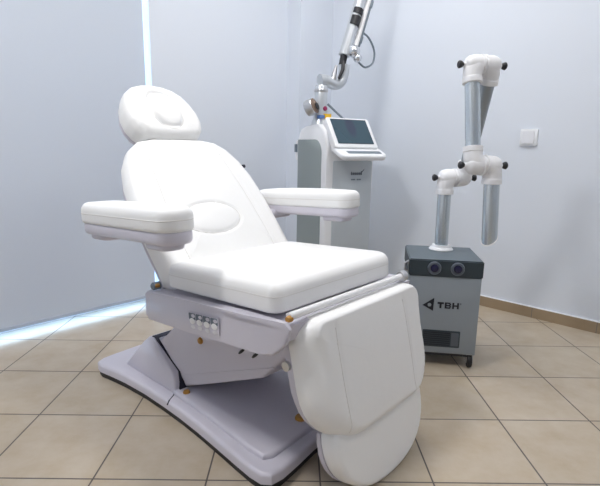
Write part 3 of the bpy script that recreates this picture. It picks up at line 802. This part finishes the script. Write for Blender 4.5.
def joint(Pl, Pr, dl, dr, r=.0345):
    """two elbows meeting at a flange: dl / dr are the directions of the tubes leaving the left and right end"""
    ax = (Pr - Pl).normalized(); mid = (Pl + Pr) / 2; br = .036
    for P, d, s in ((Pl, dl, 1), (Pr, dr, -1)):
        d = d.normalized(); t = ax * s
        start = P + d * .064; pts = [start, P + d * (br + .010)]
        c = P + d * br + t * br
        for k in range(0, 9):
            a = PI / 2 * k / 8
            pts.append(c - t * br * math.cos(a) - d * br * math.sin(a))
        pts.append(mid)
        bm = bmesh.new(); n = len(pts)
        path_tube(bm, [inv @ p for p in pts], [r * .97, r] + [r * (1 + .05 * math.sin(PI * k / 8)) for k in range(9)] + [r], 24)
        el = finish(bm, 'elbow', M['pipe_white'], ex)
        bm = bmesh.new(); lathe(bm, inv @ (P + d * .048), inv3 @ d, [(r + .0005, 0), (r + .002, .002), (r + .002, .020), (r - .006, .022)], 28); finish(bm, 'collar', M['pipe_white'], el)
        bm = bmesh.new(); lathe(bm, inv @ (mid - t * .004), inv3 @ -t, [(r + .001, 0), (r + .0045, .001), (r + .0045, .005), (r, .006)], 28); finish(bm, 'flange_ring', M['pipe_white'], el)
        bm = bmesh.new(); lathe(bm, inv @ mid, inv3 @ -t, [(r * .98, 0), (r * 1.03, .012), (r * 1.06, .024), (r * 1.03, .040), (r * .93, .053), (r * .76, .062), (r * .5, .068), (0, .070)], 28); finish(bm, 'elbow_bulge', M['pipe_white'], el)
        kp = P - t * .022
        bm = bmesh.new(); lathe(bm, inv @ kp, inv3 @ -t, [(.015, -.006), (.013, .006), (.008, .010), (.008, .013)], 18); finish(bm, 'knob_boss', M['pipe_white'], el)
        bm = bmesh.new(); lathe(bm, inv @ (kp - t * .012), inv3 @ -t, [(.006, 0), (.013, .010), (.0145, .017), (.011, .021), (0, .022)], 18); finish(bm, 'clamp_knob', M['black'], el, label='black clamp knob')
dB = (JTr - J1r).normalized(); dA = (J2l - JTl).normalized()
seg(b0, J1l - Zw * .04, .0275, 'base_tube', M['alu'])
joint(J1l, J1r, -Zw, dB)
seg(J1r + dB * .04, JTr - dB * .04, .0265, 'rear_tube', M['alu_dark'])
joint(JTl, JTr, dA, -dB)
seg(JTl + dA * .04, J2l - dA * .04, .0275, 'front_tube', M['alu'])
joint(J2l, J2r, -dA, -Zw)
# nozzle tube with slanted open end
bm = bmesh.new(); top = J2r - Zw * .04; n = 32; ro, ri = .0285, .0255
vt, vo, vi, vt2 = [], [], [], []
for k in range(n):
    a = 2 * PI * k / n; c = Vector((math.cos(a), math.sin(a), 0)); zz = Cend.z + c.x * .016 + c.y * .014
    vt.append(bm.verts.new(inv @ (top + c * ro))); e = Vector((Cend.x, Cend.y, zz))
    vo.append(bm.verts.new(inv @ (e + c * ro))); vi.append(bm.verts.new(inv @ (e + c * ri))); vt2.append(bm.verts.new(inv @ (top + c * ri)))
for k in range(n):
    l = (k + 1) % n
    bm.faces.new([vt[k], vt[l], vo[l], vo[k]]); bm.faces.new([vo[k], vo[l], vi[l], vi[k]]); bm.faces.new([vi[k], vi[l], vt2[l], vt2[k]]); bm.faces.new([vt2[k], vt2[l], vt[l], vt[k]])
noz = finish(bm, 'nozzle_tube', M['alu'], ex)
bm = bmesh.new(); pts = []
for k in range(n + 1):
    a = 2 * PI * k / n; c = Vector((math.cos(a), math.sin(a), 0)); pts.append(inv @ Vector((Cend.x + c.x * .028, Cend.y + c.y * .028, Cend.z + c.x * .016 + c.y * .014)))
path_tube(bm, pts, .0028, 8, cap=False); finish(bm, 'nozzle_rim', M['pipe_white'], noz)

# ------------------------------------------------------------------ wall switch on the right wall
sw = thing('wall_switch', 'small white square light switch on the right wall', 'light switch', rw(-.858, VR, .935), ROOM)
fsw = Frame((0, 0, 0), (1, 0, 0), (0, 0, 1), (0, -1, 0))
bm = bmesh.new(); prism(bm, rrect(-.042, .042, -.042, .042, .006), 0, .010, lambda a, b, d: fsw(a, b, d), bev=.003); finish(bm, 'switch_plate', M['switch'], sw)
bm = bmesh.new(); prism(bm, [(-.029, .008), (.029, .008), (.029, .019), (-.029, .011)][::1], 0, .001, lambda a, b, d: (a, -d, b))
bm.free()
bm = bmesh.new(); prism(bm, [(.009, -.030), (.017, -.030), (.012, .030), (.009, .030)], -.028, .028, lambda a, b, d: (d, -a, b), bev=.001); finish(bm, 'rocker', M['switch_grey'], sw)

# ------------------------------------------------------------------ ceiling lights and daylight
def ceiling_light(u, v, power, size, label):
    t = thing('ceiling_light', label, 'ceiling light', rw(u, v, HC), ROOM, 'ceiling light panels')
    h = size / 2
    bm = bmesh.new()
    box(bm, -h - .02, h + .02, -h - .02, -h, -.03, 0); box(bm, -h - .02, h + .02, h, h + .02, -.03, 0)
    box(bm, -h - .02, -h, -h, h, -.03, 0); box(bm, h, h + .02, -h, h, -.03, 0)
    finish(bm, 'lamp_frame', M['frame'], t)
    bm = bmesh.new(); box(bm, -h, h, -h, h, -.012, 0); finish(bm, 'lamp_diffuser', M['lamp'], t)
    l = bpy.data.lights.new('panel_lamp', 'AREA'); l.shape = 'SQUARE'; l.size = size - .02; l.energy = power; l.color = (1, .985, .97)
    o = bpy.data.objects.new('panel_lamp', l); COL.objects.link(o); o.parent = t; o.location = (0, 0, -.014)
for u, v, e, sz, l in ((-1.35, -.15, 29, .36, 'square ceiling light panel nearest the window'), (-1.25, 1.65, 17, .6, 'square ceiling light panel in the corner above the laser machine'),
                   (.35, -.15, 2, .6, 'square ceiling light panel above the open floor by the camera'), (.35, 1.65, 10, .6, 'square ceiling light panel near the wall with the light switch')):
    ceiling_light(u, v, e, sz, l)

w = bpy.data.worlds.new('sky'); SC.world = w; w.use_nodes = True
bg = w.node_tree.nodes['Background']
bg.inputs[0].default_value = (.66, .82, 1.0, 1); bg.inputs[1].default_value = 3.0
sun = bpy.data.lights.new('sun', 'SUN'); sun.energy = 14; sun.angle = R(22); sun.color = (.42, .66, 1)
so = bpy.data.objects.new('sun', sun); COL.objects.link(so)
e_, az = R(31), .35        # comes in through the window wall, steeply
dirv = rw(math.cos(az), math.sin(az)) * math.cos(e_) - Vector((0, 0, math.sin(e_)))
so.rotation_euler = dirv.to_track_quat('-Z', 'Y').to_euler(); so.location = (-6, 4, 6)

SC.view_settings.view_transform = 'Standard'; SC.view_settings.look = 'None'
SC.view_settings.exposure = 0.0; SC.view_settings.gamma = 1.0; SC.view_settings.use_curve_mapping = False
SC.cycles.use_denoising = True
SC.cycles.max_bounces = 10; SC.cycles.diffuse_bounces = 6
